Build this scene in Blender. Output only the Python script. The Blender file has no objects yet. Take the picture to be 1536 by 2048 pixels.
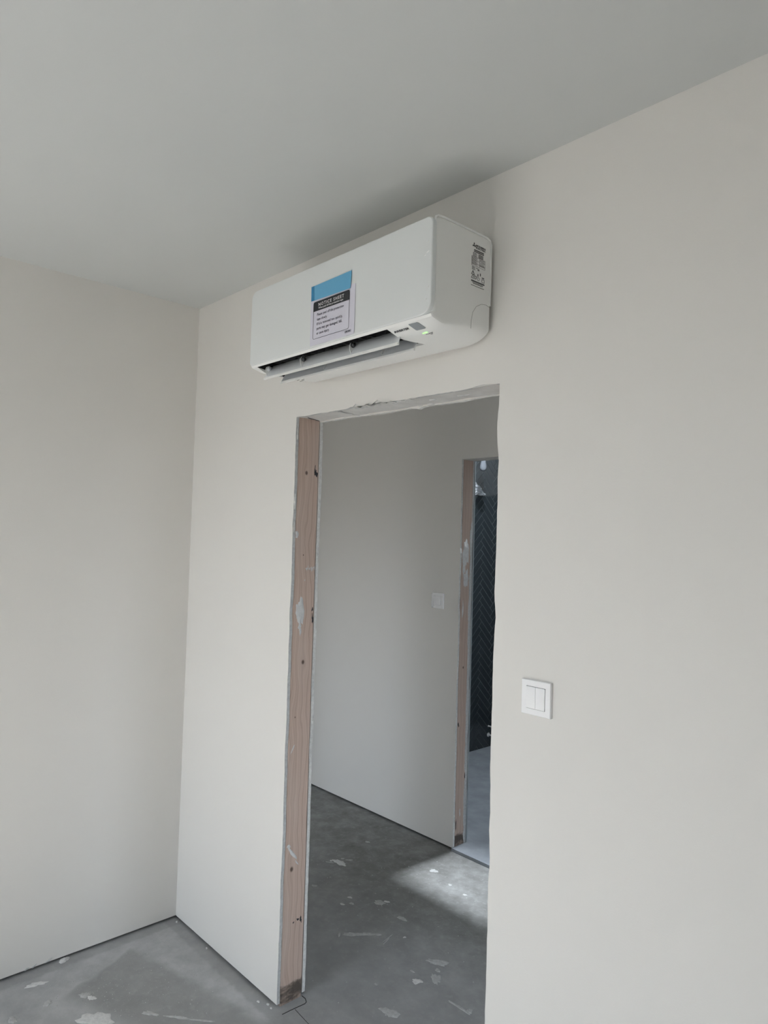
import bpy, bmesh, math, random
from mathutils import Vector, Matrix
R = random.Random(7)
sc = bpy.context.scene
C = sc.collection

# ------------------------------------------------------------------ camera, sky, exposure
CAM = Vector((2.8681, -1.4911, 1.6692)); YAW, PITCH, ROLL, FPX = 0.8246, 0.0376, 0.0290, 1408.0
fw = Vector((-math.sin(YAW)*math.cos(PITCH), math.cos(YAW)*math.cos(PITCH), math.sin(PITCH)))
rt = Vector((math.cos(YAW), math.sin(YAW), 0)); up = rt.cross(fw)
rr = rt*math.cos(ROLL)+up*math.sin(ROLL); uu = -rt*math.sin(ROLL)+up*math.cos(ROLL)
cd = bpy.data.cameras.new('camera'); cam = bpy.data.objects.new('camera', cd); C.objects.link(cam)
cd.sensor_fit = 'HORIZONTAL'; cd.sensor_width = 36.0; cd.lens = FPX*36.0/1536.0; cd.clip_start = 0.02
m3 = Matrix((rr, uu, -fw)).transposed()
cam.matrix_world = Matrix.Translation(CAM) @ m3.to_4x4()
sc.camera = cam

SKY = 8.6
w = bpy.data.worlds.new('overcast_sky'); sc.world = w; w.use_nodes = True
nt = w.node_tree; nt.nodes.clear()
tc = nt.nodes.new('ShaderNodeTexCoord'); sep = nt.nodes.new('ShaderNodeSeparateXYZ')
mr = nt.nodes.new('ShaderNodeMapRange'); mr.inputs[1].default_value = -1; mr.inputs[2].default_value = 1
cr = nt.nodes.new('ShaderNodeValToRGB')
el = cr.color_ramp.elements
el[0].position = 0.0; el[0].color = (0.09, 0.087, 0.08, 1)
el[1].position = 1.0; el[1].color = (0.74, 0.91, 1.14, 1)
e = el.new(0.47); e.color = (0.11, 0.106, 0.10, 1)
e = el.new(0.53); e.color = (0.72, 0.79, 0.87, 1)
bg = nt.nodes.new('ShaderNodeBackground'); bg.inputs[1].default_value = SKY
wo = nt.nodes.new('ShaderNodeOutputWorld')
L = nt.links.new
L(tc.outputs['Generated'], sep.inputs[0]); L(sep.outputs['Z'], mr.inputs[0]); L(mr.outputs[0], cr.inputs[0])
L(cr.outputs[0], bg.inputs[0]); L(bg.outputs[0], wo.inputs[0])

ROOM_W, ROOM_L, H = 5.2, 3.9, 2.6716
NEXT_L = 2.2                          # the next room is shallower
WIN = (0.42, 2.05, 0.08, 2.38)        # window of this room (x0,x1,z0,z1) in the wall behind the camera
WIN2 = (-1.7, -0.20, 0.05, 2.1)         # window of the next room
def portal(x0, x1, z0, z1, loc=None, rz=0):
    ld = bpy.data.lights.new('window_portal', 'AREA'); ld.shape = 'RECTANGLE'
    ld.size = x1-x0; ld.size_y = z1-z0; ld.cycles.is_portal = True
    o = bpy.data.objects.new('window_portal', ld); C.objects.link(o)
    o.location = loc or ((x0+x1)/2, -ROOM_L-0.06, (z0+z1)/2); o.rotation_euler = (math.radians(90), 0, rz)
FILL_WIN = (0.25, 1.32, 0.40, 2.25)       # unseen window added in the hall's end wall to brighten the hall (y0,y1,z0,z1)
portal(*WIN); portal(*WIN2, loc=((WIN2[0]+WIN2[1])/2, -NEXT_L-.06, (WIN2[2]+WIN2[3])/2)); portal(*FILL_WIN, loc=(3.66, (FILL_WIN[0]+FILL_WIN[1])/2, (FILL_WIN[2]+FILL_WIN[3])/2), rz=math.radians(90))
sd_ = bpy.data.lights.new('sun', 'SUN'); sd_.energy = 42; sd_.angle = math.radians(1.5); sd_.color = (1.0, 0.945, 0.865)
sun = bpy.data.objects.new('sun', sd_); C.objects.link(sun); sun.location = (3, -8, 9)
sun.rotation_euler = Vector((0.05, 1.22, -1.0)).to_track_quat('-Z', 'Y').to_euler()
vs = sc.view_settings
vs.view_transform = 'Standard'; vs.look = 'None'; vs.gamma = 1; vs.use_curve_mapping = False
vs.exposure = 0.0
cy = sc.cycles
cy.use_denoising = True; cy.max_bounces = 14; cy.diffuse_bounces = 8; cy.glossy_bounces = 4
cy.transparent_max_bounces = 12; cy.caustics_reflective = False; cy.caustics_refractive = False
cy.sample_clamp_indirect = 8

# ------------------------------------------------------------------ materials
def new_mat(name, col, rough=0.6, metal=0.0, spec=0.5):
    m = bpy.data.materials.new(name); m.use_nodes = True
    b = m.node_tree.nodes['Principled BSDF']
    b.inputs['Base Color'].default_value = (*col, 1); b.inputs['Roughness'].default_value = rough
    b.inputs['Metallic'].default_value = metal; b.inputs['Specular IOR Level'].default_value = spec
    return m
class G:
    """tiny node-graph helper"""
    def __init__(s, m): s.t = m.node_tree; s.b = s.t.nodes['Principled BSDF']
    def n(s, kind, **kw):
        x = s.t.nodes.new('ShaderNode'+kind)
        for k, v in kw.items(): setattr(x, k, v)
        return x
    def set(s, sock, v):
        if hasattr(v, 'links') or isinstance(v, bpy.types.NodeSocket): s.t.links.new(v, sock)
        else: sock.default_value = v
    def math(s, op, a, b=0.0, c=None, clamp=False):
        x = s.n('Math', operation=op, use_clamp=clamp); s.set(x.inputs[0], a); s.set(x.inputs[1], b)
        if c is not None: s.set(x.inputs[2], c)
        return x.outputs[0]
    def noise(s, vec, scale, detail=3, rough=0.5, dist=0.0):
        x = s.n('TexNoise'); s.set(x.inputs['Vector'], vec); x.inputs['Scale'].default_value = scale
        x.inputs['Detail'].default_value = detail; x.inputs['Roughness'].default_value = rough; x.inputs['Distortion'].default_value = dist
        return x.outputs[0]
    def obj(s): return s.n('TexCoord').outputs['Object']
    def mapv(s, vec, scale, loc=(0, 0, 0)):
        x = s.n('Mapping'); s.set(x.inputs[0], vec); x.inputs['Scale'].default_value = scale; x.inputs['Location'].default_value = loc
        return x.outputs[0]
    def ramp(s, fac, stops):
        x = s.n('ValToRGB'); e = x.color_ramp.elements
        e[0].position, e[0].color = stops[0][0], (*stops[0][1], 1)
        e[1].position, e[1].color = stops[-1][0], (*stops[-1][1], 1)
        for p, c in stops[1:-1]:
            k = e.new(p); k.color = (*c, 1)
        s.set(x.inputs[0], fac); return x.outputs[0]
    def mix(s, fac, a, b, blend='MIX'):
        x = s.n('Mix', data_type='RGBA', blend_type=blend); s.set(x.inputs[0], fac)
        for k, v in ((6, a), (7, b)):
            s.set(x.inputs[k], (*v, 1) if isinstance(v, tuple) and len(v) == 3 else v)
        return x.outputs[2]
    def smooth(s, x, a, b):
        r = s.n('MapRange', interpolation_type='SMOOTHSTEP'); s.set(r.inputs[0], x)
        r.inputs[1].default_value = a; r.inputs[2].default_value = b
        return r.outputs[0]
    def bump(s, h, strength, dist=0.002):
        x = s.n('Bump'); x.inputs['Strength'].default_value = strength; x.inputs['Distance'].default_value = dist
        s.set(x.inputs['Height'], h); s.t.links.new(x.outputs[0], s.b.inputs['Normal'])
    def color(s, c): s.t.links.new(c, s.b.inputs['Base Color'])

def paint(name, col, scale=260, strength=0.18, dist=0.001):
    m = new_mat(name, col, 0.75, spec=0.25); g = G(m); o = g.obj()
    n1 = g.noise(o, scale, 2, 0.6); n2 = g.noise(o, 1.3, 2)
    g.color(g.mix(g.smooth(n2, 0.3, 0.7), tuple(c*0.985 for c in col), col))
    g.bump(n1, strength, dist); return m
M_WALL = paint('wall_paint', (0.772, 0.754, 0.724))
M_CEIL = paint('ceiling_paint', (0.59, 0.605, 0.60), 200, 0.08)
M_PLASTIC = new_mat('white_plastic', (0.88, 0.885, 0.87), 0.38)
M_PANEL = new_mat('white_panel_film', (0.76, 0.785, 0.785), 0.28)
g = G(M_PANEL); o_ = g.obj(); g.bump(g.noise(g.mapv(o_, (3, 8, 8)), 6, 3, 0.6), 0.05, 0.004)
M_SWITCH = new_mat('switch_plastic', (0.90, 0.90, 0.91), 0.3)
M_VANE = new_mat('vane_plastic', (0.80, 0.825, 0.85), 0.45)
M_DARK = new_mat('dark_outlet', (0.02, 0.021, 0.023), 0.6)
M_FIN = new_mat('dark_fins', (0.06, 0.062, 0.066), 0.6)
M_GAP = new_mat('dark_gap', (0.05, 0.048, 0.045), 0.9)
M_INK = new_mat('black_ink', (0.018, 0.02, 0.026), 0.55)
M_LINE = new_mat('grey_ink', (0.10, 0.10, 0.13), 0.6)
M_SLABEL = new_mat('label_ink', (0.10, 0.10, 0.098), 0.6)
M_WHITEINK = new_mat('white_ink', (0.8, 0.8, 0.82), 0.6)
M_PAPER = new_mat('notice_paper', (0.71, 0.70, 0.79), 0.6)
M_TAPE = new_mat('blue_tape', (0.135, 0.42, 0.66), 0.42)
M_TAPE2 = new_mat('blue_tape_overlap', (0.035, 0.24, 0.46), 0.42)
M_DISP = new_mat('display_window', (0.30, 0.325, 0.345), 0.25)
M_SEAM = new_mat('seam_shadow', (0.33, 0.33, 0.32), 0.7)
M_LED = new_mat('green_led', (0.5, 0.9, 0.4), 0.4)
M_LED.node_tree.nodes['Principled BSDF'].inputs['Emission Color'].default_value = (0.45, 1, 0.3, 1)
M_LED.node_tree.nodes['Principled BSDF'].inputs['Emission Strength'].default_value = 0.9
M_BULB = new_mat('bulb_opal', (0.13, 0.14, 0.155), 0.7, spec=0.15)
M_PIPE = new_mat('pipe_plastic', (0.6, 0.6, 0.6), 0.4)
M_TILE = new_mat('dark_glazed_tile', (0.04, 0.05, 0.056), 0.08)
M_GROUT = new_mat('dark_grout', (0.13, 0.145, 0.15), 0.7)
M_DARKWALL = new_mat('dark_tiled_wall', (0.014, 0.018, 0.021), 0.12)
M_BEAD = new_mat('corner_bead', (0.40, 0.44, 0.46), 0.4)
M_LAMP = new_mat('added_lamp_housing', (0.8, 0.8, 0.8), 0.4)
M_GLASS = bpy.data.materials.new('window_glass'); M_GLASS.use_nodes = True
t = M_GLASS.node_tree; t.nodes.clear()
a_ = t.nodes.new('ShaderNodeBsdfTransparent'); b_ = t.nodes.new('ShaderNodeBsdfGlossy'); b_.inputs['Roughness'].default_value = 0.02
x_ = t.nodes.new('ShaderNodeMixShader'); x_.inputs[0].default_value = 0.06; o_ = t.nodes.new('ShaderNodeOutputMaterial')
t.links.new(a_.outputs[0], x_.inputs[1]); t.links.new(b_.outputs[0], x_.inputs[2]); t.links.new(x_.outputs[0], o_.inputs[0])
M_FILM = bpy.data.materials.new('clear_film'); M_FILM.use_nodes = True
t = M_FILM.node_tree; t.nodes.clear()
a_ = t.nodes.new('ShaderNodeBsdfTransparent'); b_ = t.nodes.new('ShaderNodeBsdfPrincipled'); b_.inputs['Roughness'].default_value = 0.15
b_.inputs['Base Color'].default_value = (0.9, 0.92, 0.95, 1)
x_ = t.nodes.new('ShaderNodeMixShader'); x_.inputs[0].default_value = 0.6; o_ = t.nodes.new('ShaderNodeOutputMaterial')
t.links.new(a_.outputs[0], x_.inputs[1]); t.links.new(b_.outputs[0], x_.inputs[2]); t.links.new(x_.outputs[0], o_.inputs[0])

def gypsum(name, lo, hi, scale=90):
    m = new_mat(name, hi, 0.9, spec=0.2); g = G(m); o = g.obj()
    n = g.noise(o, scale, 4, 0.65)
    g.color(g.ramp(n, [(0.3, lo), (0.65, hi)])); g.bump(n, 0.5, 0.003); return m
M_GYP = gypsum('gypsum_edge', (0.60, 0.60, 0.585), (0.80, 0.80, 0.78))
M_GYPD = gypsum('gypsum_edge_grey', (0.48, 0.49, 0.49), (0.62, 0.63, 0.63))
M_SMEAR = gypsum('plaster_smear', (0.60, 0.60, 0.595), (0.72, 0.72, 0.715), 60)
M_SPLAT = gypsum('plaster_splat', (0.58, 0.58, 0.575), (0.72, 0.72, 0.71), 70)
M_SPLATD = gypsum('plaster_splat_dusty', (0.40, 0.405, 0.40), (0.54, 0.545, 0.54), 60)
M_SOFFIT = gypsum('soffit_filler', (0.62, 0.61, 0.59), (0.72, 0.71, 0.69), 14)

def wood(name, knots, dirt_z, tone=1.0):
    m = new_mat(name, (0.4, 0.3, 0.24), 0.7, spec=0.2); g = G(m)
    o = g.obj(); s = g.n('SeparateXYZ'); g.set(s.inputs[0], o); y, z = s.outputs[1], s.outputs[2]
    u = y; dark = None
    for (yk, zk, sy, sz, rk) in knots:
        dy = g.math('SUBTRACT', y, yk); dz = g.math('SUBTRACT', z, zk)
        q = g.math('ADD', g.math('POWER', g.math('DIVIDE', dy, sy), 2.0), g.math('POWER', g.math('DIVIDE', dz, sz), 2.0))
        fall = g.math('EXPONENT', g.math('MULTIPLY', q, -1.0))
        u = g.math('SUBTRACT', u, g.math('MULTIPLY', g.math('MULTIPLY', dy, 0.8), fall))
        rq = g.math('SQRT', g.math('ADD', g.math('POWER', dy, 2.0), g.math('POWER', g.math('MULTIPLY', dz, 0.75), 2.0)))
        k = g.smooth(rq, rk, rk*0.35)
        dark = k if dark is None else g.math('MAXIMUM', dark, k)
    wob = g.noise(g.mapv(o, (1, 4, 1.6)), 3.2, 2)
    u2 = g.math('ADD', u, g.math('MULTIPLY', wob, 0.045))
    rings = g.math('SINE', g.math('MULTIPLY', u2, 620.0))
    rings2 = g.math('SINE', g.math('MULTIPLY', u2, 271.0))
    fine = g.noise(g.mapv(o, (40, 300, 4)), 6, 3, 0.6)
    f = g.math('ADD', g.math('MULTIPLY', rings, 0.13), g.math('MULTIPLY', rings2, 0.15))
    f = g.math('ADD', f, g.math('MULTIPLY', fine, 0.35)); f = g.math('ADD', f, 0.33)
    big = g.noise(g.mapv(o, (1, 6, 1.2)), 2.5, 2)
    T = tone
    c = g.ramp(f, [(0.05, (0.33*T, 0.24*T, 0.195*T)), (0.45, (0.43*T, 0.33*T, 0.275*T)), (0.95, (0.49*T, 0.39*T, 0.335*T))])
    c = g.mix(g.math('MULTIPLY', g.smooth(big, 0.4, 0.75), 0.4), c, (0.47*T, 0.395*T, 0.35*T))
    c = g.mix(g.math('MULTIPLY', dark, 0.85), c, (0.07, 0.045, 0.035))
    dn = g.noise(g.mapv(o, (20, 14, 30)), 1.0, 4, 0.65)
    zz = g.math('SUBTRACT', z, g.math('MULTIPLY', g.math('SUBTRACT', dn, 0.5), 0.06))
    dmask = g.math('MULTIPLY', g.smooth(zz, dirt_z+0.004, dirt_z-0.012), g.math('ADD', g.math('MULTIPLY', g.smooth(dn, 0.35, 0.6), 0.5), 0.4))
    c = g.mix(dmask, c, (0.075, 0.065, 0.055))
    g.color(c); g.bump(f, 0.15, 0.001); return m
M_WOOD = wood('stud_pine', [(0.052, 1.902, 0.022, 0.06, 0.008), (0.064, 1.209, 0.03, 0.10, 0.0085), (0.044, 0.470, 0.03, 0.09, 0.0095), (0.05, 1.60, 0.01, 0.03, 0.003), (0.037, 1.013, 0.012, 0.04, 0.003)], 0.075, 1.33)
M_WOOD2 = wood('stud_pine_pale', [(1.491, 0.974, 0.02, 0.05, 0.007), (1.465, 0.66, 0.02, 0.05, 0.007)], 0.085, 1.25)
M_BLACK = new_mat('charred_mark', (0.03, 0.03, 0.035), 0.8)

# concrete floor
M_FLOOR = new_mat('concrete', (0.22, 0.22, 0.215), 0.62, spec=0.35); g = G(M_FLOOR)
o = g.obj(); s = g.n('SeparateXYZ'); g.set(s.inputs[0], o); fx, fy = s.outputs[0], s.outputs[1]
n1 = g.noise(o, 2.2, 5, 0.6, 0.3); n2 = g.noise(o, 11, 5, 0.65); n3 = g.noise(o, 240, 2, 0.6); n4 = g.noise(o, 34, 3, 0.6)
c = g.ramp(g.math('ADD', g.math('MULTIPLY', n1, 0.45), g.math('MULTIPLY', n2, 0.55)),
           [(0.32, (0.145, 0.143, 0.134)), (0.5, (0.235, 0.235, 0.227)), (0.68, (0.36, 0.362, 0.358))])
# paler room floor runs past the doorway: its daylight is painted into the colour
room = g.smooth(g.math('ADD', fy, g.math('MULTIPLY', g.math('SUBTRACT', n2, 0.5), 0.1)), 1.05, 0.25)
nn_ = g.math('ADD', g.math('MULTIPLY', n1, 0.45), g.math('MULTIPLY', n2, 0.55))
c_lit = g.ramp(nn_, [(0.32, (0.33, 0.335, 0.34)), (0.5, (0.43, 0.435, 0.44)), (0.68, (0.55, 0.555, 0.56))])
c = g.mix(g.math('MULTIPLY', room, 0.95), c, c_lit)
# old darker patch of screed in the corner of the room
wobx = g.math('MULTIPLY', g.math('SUBTRACT', n2, 0.5), 0.06)
px_ = g.math('ADD', fx, wobx); py_ = g.math('ADD', fy, wobx)
pa = g.smooth(g.math('SUBTRACT', g.math('ADD', py_, 0.235), g.math('MULTIPLY', g.math('SUBTRACT', px_, 0.101), 0.22)), 0.03, -0.02)
pb = g.smooth(g.math('ADD', g.math('SUBTRACT', px_, 0.101), g.math('MULTIPLY', g.math('ADD', py_, 0.235), 0.435)), -0.012, 0.012)
pc = g.smooth(g.math('SUBTRACT', g.math('ADD', py_, 0.529), g.math('MULTIPLY', g.math('SUBTRACT', px_, 0.229), 0.43)), -0.05, 0.03)
patch = g.math('MULTIPLY', g.math('MULTIPLY', pa, pb), pc)
c = g.mix(g.math('MULTIPLY', patch, 0.6), c, (0.25, 0.251, 0.243))
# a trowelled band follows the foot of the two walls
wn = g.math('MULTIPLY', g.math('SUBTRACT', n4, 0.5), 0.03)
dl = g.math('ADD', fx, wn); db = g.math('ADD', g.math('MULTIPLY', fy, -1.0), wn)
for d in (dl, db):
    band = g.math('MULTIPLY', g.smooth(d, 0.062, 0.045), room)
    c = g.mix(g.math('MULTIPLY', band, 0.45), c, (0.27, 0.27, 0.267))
spk = g.smooth(n3, 0.66, 0.74); spk = g.math('MULTIPLY', spk, g.smooth(n2, 0.45, 0.6))
c = g.mix(g.math('MULTIPLY', spk, 0.35), c, (0.45, 0.45, 0.44))
c = g.mix(g.math('MULTIPLY', g.smooth(n4, 0.52, 0.72), 0.3), c, (0.44, 0.44, 0.435))
c = g.mix(g.math('MULTIPLY', g.smooth(g.noise(o, 620, 2, 0.7), 0.45, 0.75), 0.22), c, (0.10, 0.10, 0.097))
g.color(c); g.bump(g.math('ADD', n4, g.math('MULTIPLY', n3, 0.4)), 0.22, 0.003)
M_BFLOOR = new_mat('bathroom_screed', (0.33, 0.345, 0.365), 0.7, spec=0.3); g = G(M_BFLOOR)
o = g.obj(); n = g.noise(o, 9, 4, 0.6); g.color(g.ramp(n, [(0.3, (0.24, 0.26, 0.285)), (0.7, (0.32, 0.345, 0.375))])); g.bump(g.noise(o, 120, 2), 0.15, 0.002)

# ------------------------------------------------------------------ mesh helpers
def link(name, verts, faces, mat, parent=None, smooth=None, kind=None):
    me = bpy.data.meshes.new(name); me.from_pydata([tuple(v) for v in verts], [], faces)
    bm = bmesh.new(); bm.from_mesh(me); bmesh.ops.recalc_face_normals(bm, faces=bm.faces); bm.to_mesh(me); bm.free()
    me.materials.append(mat)
    if smooth is not None:
        for p in me.polygons: p.use_smooth = True
        me.set_sharp_from_angle(angle=math.radians(smooth))
    ob = bpy.data.objects.new(name, me); C.objects.link(ob)
    if parent is not None: put(ob, parent)
    if kind: ob['kind'] = kind
    return ob
def put(ob, parent):
    ob.parent = parent; ob.matrix_parent_inverse = world(parent).inverted()
def world(ob):
    m = ob.matrix_basis.copy()
    return (world(ob.parent) @ ob.matrix_parent_inverse @ m) if ob.parent else m
def boxvf(x0, x1, y0, y1, z0, z1):
    v = [(x, y, z) for x in (x0, x1) for y in (y0, y1) for z in (z0, z1)]
    return v, [(0, 1, 3, 2), (4, 6, 7, 5), (0, 4, 5, 1), (2, 3, 7, 6), (0, 2, 6, 4), (1, 5, 7, 3)]
def box(name, b, mat, parent=None, kind=None):
    v, f = boxvf(*b); return link(name, v, f, mat, parent, kind=kind)
def bevbox(name, b, mat, parent=None, bev=0.002, seg=2):
    v, f = boxvf(*b); ob = link(name, v, f, mat, parent)
    bm = bmesh.new(); bm.from_mesh(ob.data)
    bmesh.ops.bevel(bm, geom=list(bm.edges), offset=bev, segments=seg, affect='EDGES', profile=0.5)
    bm.to_mesh(ob.data); bm.free()
    for p in ob.data.polygons: p.use_smooth = True
    ob.data.set_sharp_from_angle(angle=math.radians(35)); return ob
def prism(name, poly, a0, a1, axis, mat, parent=None, smooth=None, kind=None):
    """poly: 2-D outline; axis 'x': (y,z), 'y': (x,z), 'z': (x,y)"""
    def P(p, a): return {'x': (a, p[0], p[1]), 'y': (p[0], a, p[1]), 'z': (p[0], p[1], a)}[axis]
    n = len(poly); v = [P(p, a0) for p in poly]+[P(p, a1) for p in poly]
    f = [tuple(range(n)), tuple(range(2*n-1, n-1, -1))]+[(i, (i+1) % n, n+(i+1) % n, n+i) for i in range(n)]
    return link(name, v, f, mat, parent, smooth, kind)
def tube(name, pts, r, mat, parent=None, n=6):
    pts = [Vector(p) for p in pts]; v = []; f = []
    for i, p in enumerate(pts):
        t = (pts[min(i+1, len(pts)-1)]-pts[max(i-1, 0)]).normalized()
        a = t.cross(Vector((0.31, 0.17, 0.93))).normalized(); b = t.cross(a)
        for k in range(n):
            th = 2*math.pi*k/n; v.append(p+(a*math.cos(th)+b*math.sin(th))*r)
    for i in range(len(pts)-1):
        for k in range(n): f.append((i*n+k, i*n+(k+1) % n, (i+1)*n+(k+1) % n, (i+1)*n+k))
    f += [tuple(range(n)), tuple(range((len(pts)-1)*n, len(pts)*n))]
    return link(name, v, f, mat, parent, 50)
def lathe(name, prof, loc, mat, parent=None, n=20, axis='z'):
    v = []; f = []
    for (r, h) in prof:
        for k in range(n):
            th = 2*math.pi*k/n; q = (r*math.cos(th), r*math.sin(th), h)
            if axis == 'x': q = (q[2], q[0], q[1])
            v.append((loc[0]+q[0], loc[1]+q[1], loc[2]+q[2]))
    for i in range(len(prof)-1):
        for k in range(n): f.append((i*n+k, i*n+(k+1) % n, (i+1)*n+(k+1) % n, (i+1)*n+k))
    f += [tuple(range(n)), tuple(range((len(prof)-1)*n, len(prof)*n))]
    return link(name, v, f, mat, parent, 40)
def blob(name, org, u, v_, n_, ru, rv, h, mat, parent, seed=0, rough=0.3, seg=22):
    """a thin dried lump: irregular outline, domed, lying on a surface"""
    r = random.Random(seed); org, u, v_, n_ = map(Vector, (org, u, v_, n_))
    a1, a2, a3 = [r.uniform(0, 6.28) for _ in range(3)]
    vs = []; fs = []
    rad = [1+rough*(0.5*math.sin(2*t+a1)+0.4*math.sin(3*t+a2)+0.35*math.sin(7*t+a3)+r.uniform(-.3, .3)) for t in [2*math.pi*k/seg for k in range(seg)]]
    for lev, hh in ((1.0, -0.0004), (0.9, h*0.55), (0.5, h)):
        for k in range(seg):
            th = 2*math.pi*k/seg; q = max(0.25, rad[k])*lev
            vs.append(org+u*(ru*q*math.cos(th))+v_*(rv*q*math.sin(th))+n_*(hh*(1 if lev == 1 else r.uniform(.7, 1.3))))
    for lv in range(2):
        for k in range(seg): fs.append((lv*seg+k, lv*seg+(k+1) % seg, (lv+1)*seg+(k+1) % seg, (lv+1)*seg+k))
    fs.append(tuple(range(2*seg, 3*seg)))
    fs.append(tuple(range(seg)))
    return link(name, vs, fs, mat, parent, 40)
def empty(name, loc, label=None, cat=None, group=None):
    o = bpy.data.objects.new(name, None); o.empty_display_size = 0.1; C.objects.link(o); o.location = loc
    if label: tag(o, label, cat, group)
    return o
def tag(o, label, cat, group=None):
    o['label'] = label; o['category'] = cat
    if group: o['group'] = group
    return o
def structure(o): o['kind'] = 'structure'; return o
def text(name, s, mat, parent, org, xd, yd, width=None, spacing=1.0, size=0.01, shear=0.0, bold=0.0, lift=0.0004, align='LEFT', squash=None):
    """flat lettering on a surface; org is the left end of the base line"""
    cu = bpy.data.curves.new('lettering', 'FONT'); cu.body = s; cu.size = size; cu.shear = shear; cu.offset = bold; cu.resolution_u = 2; cu.space_character = spacing
    to = bpy.data.objects.new('lettering_source', cu); C.objects.link(to)
    dg = bpy.context.evaluated_depsgraph_get(); dg.update()
    me = bpy.data.meshes.new_from_object(to.evaluated_get(dg)); bpy.data.objects.remove(to); bpy.data.curves.remove(cu)
    xs = [q.co.x for q in me.vertices]; x0, x1 = min(xs), max(xs); k = (width/(x1-x0)) if width else 1.0
    ky = squash if squash else k
    xd = Vector(xd).normalized(); yd = Vector(yd).normalized(); nn = xd.cross(yd); org = Vector(org)
    off = -0.5*(x1-x0)*k if align == 'CENTER' else 0.0
    for q in me.vertices:
        q.co = org+xd*((q.co.x-x0)*k+off)+yd*(q.co.y*ky)+nn*lift
    me.materials.clear(); me.materials.append(mat)
    ob = bpy.data.objects.new(name, me); C.objects.link(ob)
    if parent: put(ob, parent)
    return ob
def flat(name, pts, mat, parent, thick=0.0005, nrm=(0, -1, 0)):
    """a thin printed or stuck-on piece with real thickness"""
    n = len(pts); nn = Vector(nrm)*thick; v = [Vector(p) for p in pts]; v += [p+nn for p in v[:n]]
    f = [tuple(range(n)), tuple(range(2*n-1, n-1, -1))]+[(i, (i+1) % n, n+(i+1) % n, n+i) for i in range(n)]
    return link(name, v, f, mat, parent)

# ------------------------------------------------------------------ the setting
XD1, XD2, HD1, HD2, T = 0.7713, 1.6969, 2.1018, 2.0930, 0.1209
BT = 0.0125                                        # plasterboard
GAP = 0.011                                        # boards stop short of the slab
YH = 1.4425; T2 = 0.1089; XJ = 0.3183; HJ = 2.1192  # far wall of the hall and its opening
XB1 = 1.22
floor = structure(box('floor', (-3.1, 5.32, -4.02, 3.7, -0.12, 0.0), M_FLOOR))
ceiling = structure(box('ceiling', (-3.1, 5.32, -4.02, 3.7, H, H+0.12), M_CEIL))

def jag(p0, p1, n, amp, seed, chips=()):
    """points from p0 to p1 with a ragged offset sideways"""
    r = random.Random(seed); p0 = Vector(p0); p1 = Vector(p1); d = (p1-p0); nn = Vector((-d.y, d.x)).normalized(); out = []
    o = 0
    for i in range(n+1):
        t = i/n; o = 0.72*o+r.uniform(-1, 1)*amp*0.6
        q = o if 0 < i < n else 0
        for (tc_, w_, a) in chips:
            if abs(t-tc_) < w_: q += a*(1-abs(t-tc_)/w_)*r.uniform(.6, 1.2)
        out.append(tuple(p0+d*t+nn*q))
    return out
def opening_board(name, xa, xb, x1, x2, h1, h2, y0, y1, mat, parent, seed, chips=((), (), ()), amp=0.0022, ztop=H, gap=GAP):
    poly = [(xa, gap), (x1, gap)]
    poly += jag((x1, gap+0.001), (x1, h1), 90, amp, seed, chips[0])[1:-1]
    poly += jag((x1, h1), (x2, h2), 70, amp*0.8, seed+1, chips[1])
    poly += jag((x2, h2), (x2, gap+0.001), 90, amp, seed+2, chips[2])[1:-1]
    poly += [(x2, gap), (xb, gap), (xb, ztop), (xa, ztop)]
    ob = prism(name, poly, y0, y1, 'y', mat, parent)
    return ob
def edge_mat(ob, test, mat):
    ob.data.materials.append(mat)
    for p in ob.data.polygons:
        if test(p): p.material_index = 1
    return ob
def cut_edge(p): return abs(p.normal.y) < 0.5
# wall with the door opening: painted board, framing, hall-side board
wall_back = structure(opening_board('wall_back', 0.0, ROOM_W+.12, XD1, XD2, HD1, HD2, 0.0, BT, M_WALL, None, 11,
    chips=(((0.66, 0.012, 0.006), (0.80, 0.05, 0.004), (0.93, 0.02, 0.003)),
           ((0.36, 0.05, 0.010), (0.42, 0.02, 0.012), (0.47, 0.03, 0.014), (0.93, 0.06, 0.004)), ((0.05, 0.04, -0.004), (0.1, .02, .004), (0.3, 0.02, 0.004), (0.6, 0.03, 0.003)))))
edge_mat(wall_back, cut_edge, M_GYPD)
hb = opening_board('hall_board', -0.12, ROOM_W+.12, XD1+0.001, XD2, HD1-0.004, HD2-0.003, T-BT, T, M_WALL, wall_back, 31,
    chips=(((0.9, 0.05, -0.004), (0.42, 0.02, 0.004), (0.85, .03, -.003)), ((0.55, 0.03, -0.006), (0.2, 0.02, 0.003)), ()), amp=0.0022)
edge_mat(hb, cut_edge, M_GYP)
stud = box('stud', (XD1-0.044, XD1+0.0015, BT+0.0015, T-BT-0.004, 0.0, HD1+0.001), M_WOOD, wall_back)
stud2 = box('stud', (XD2-0.001, XD2+0.044, BT+0.001, T-BT-0.003, 0.0, HD2+0.01), M_WOOD, wall_back)
box('header', (XD1-0.044, XD2+0.044, BT+0.001, T-BT-0.001, HD1+0.012, HD1+0.13), M_WOOD, wall_back)
for xa, xb in ((0.0, XD1-0.045), (XD2+0.045, ROOM_W)):
    box('sole_plate', (xa, xb, BT+0.004, T-BT-0.004, 0.0, 0.045), M_GAP, wall_back)
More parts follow.
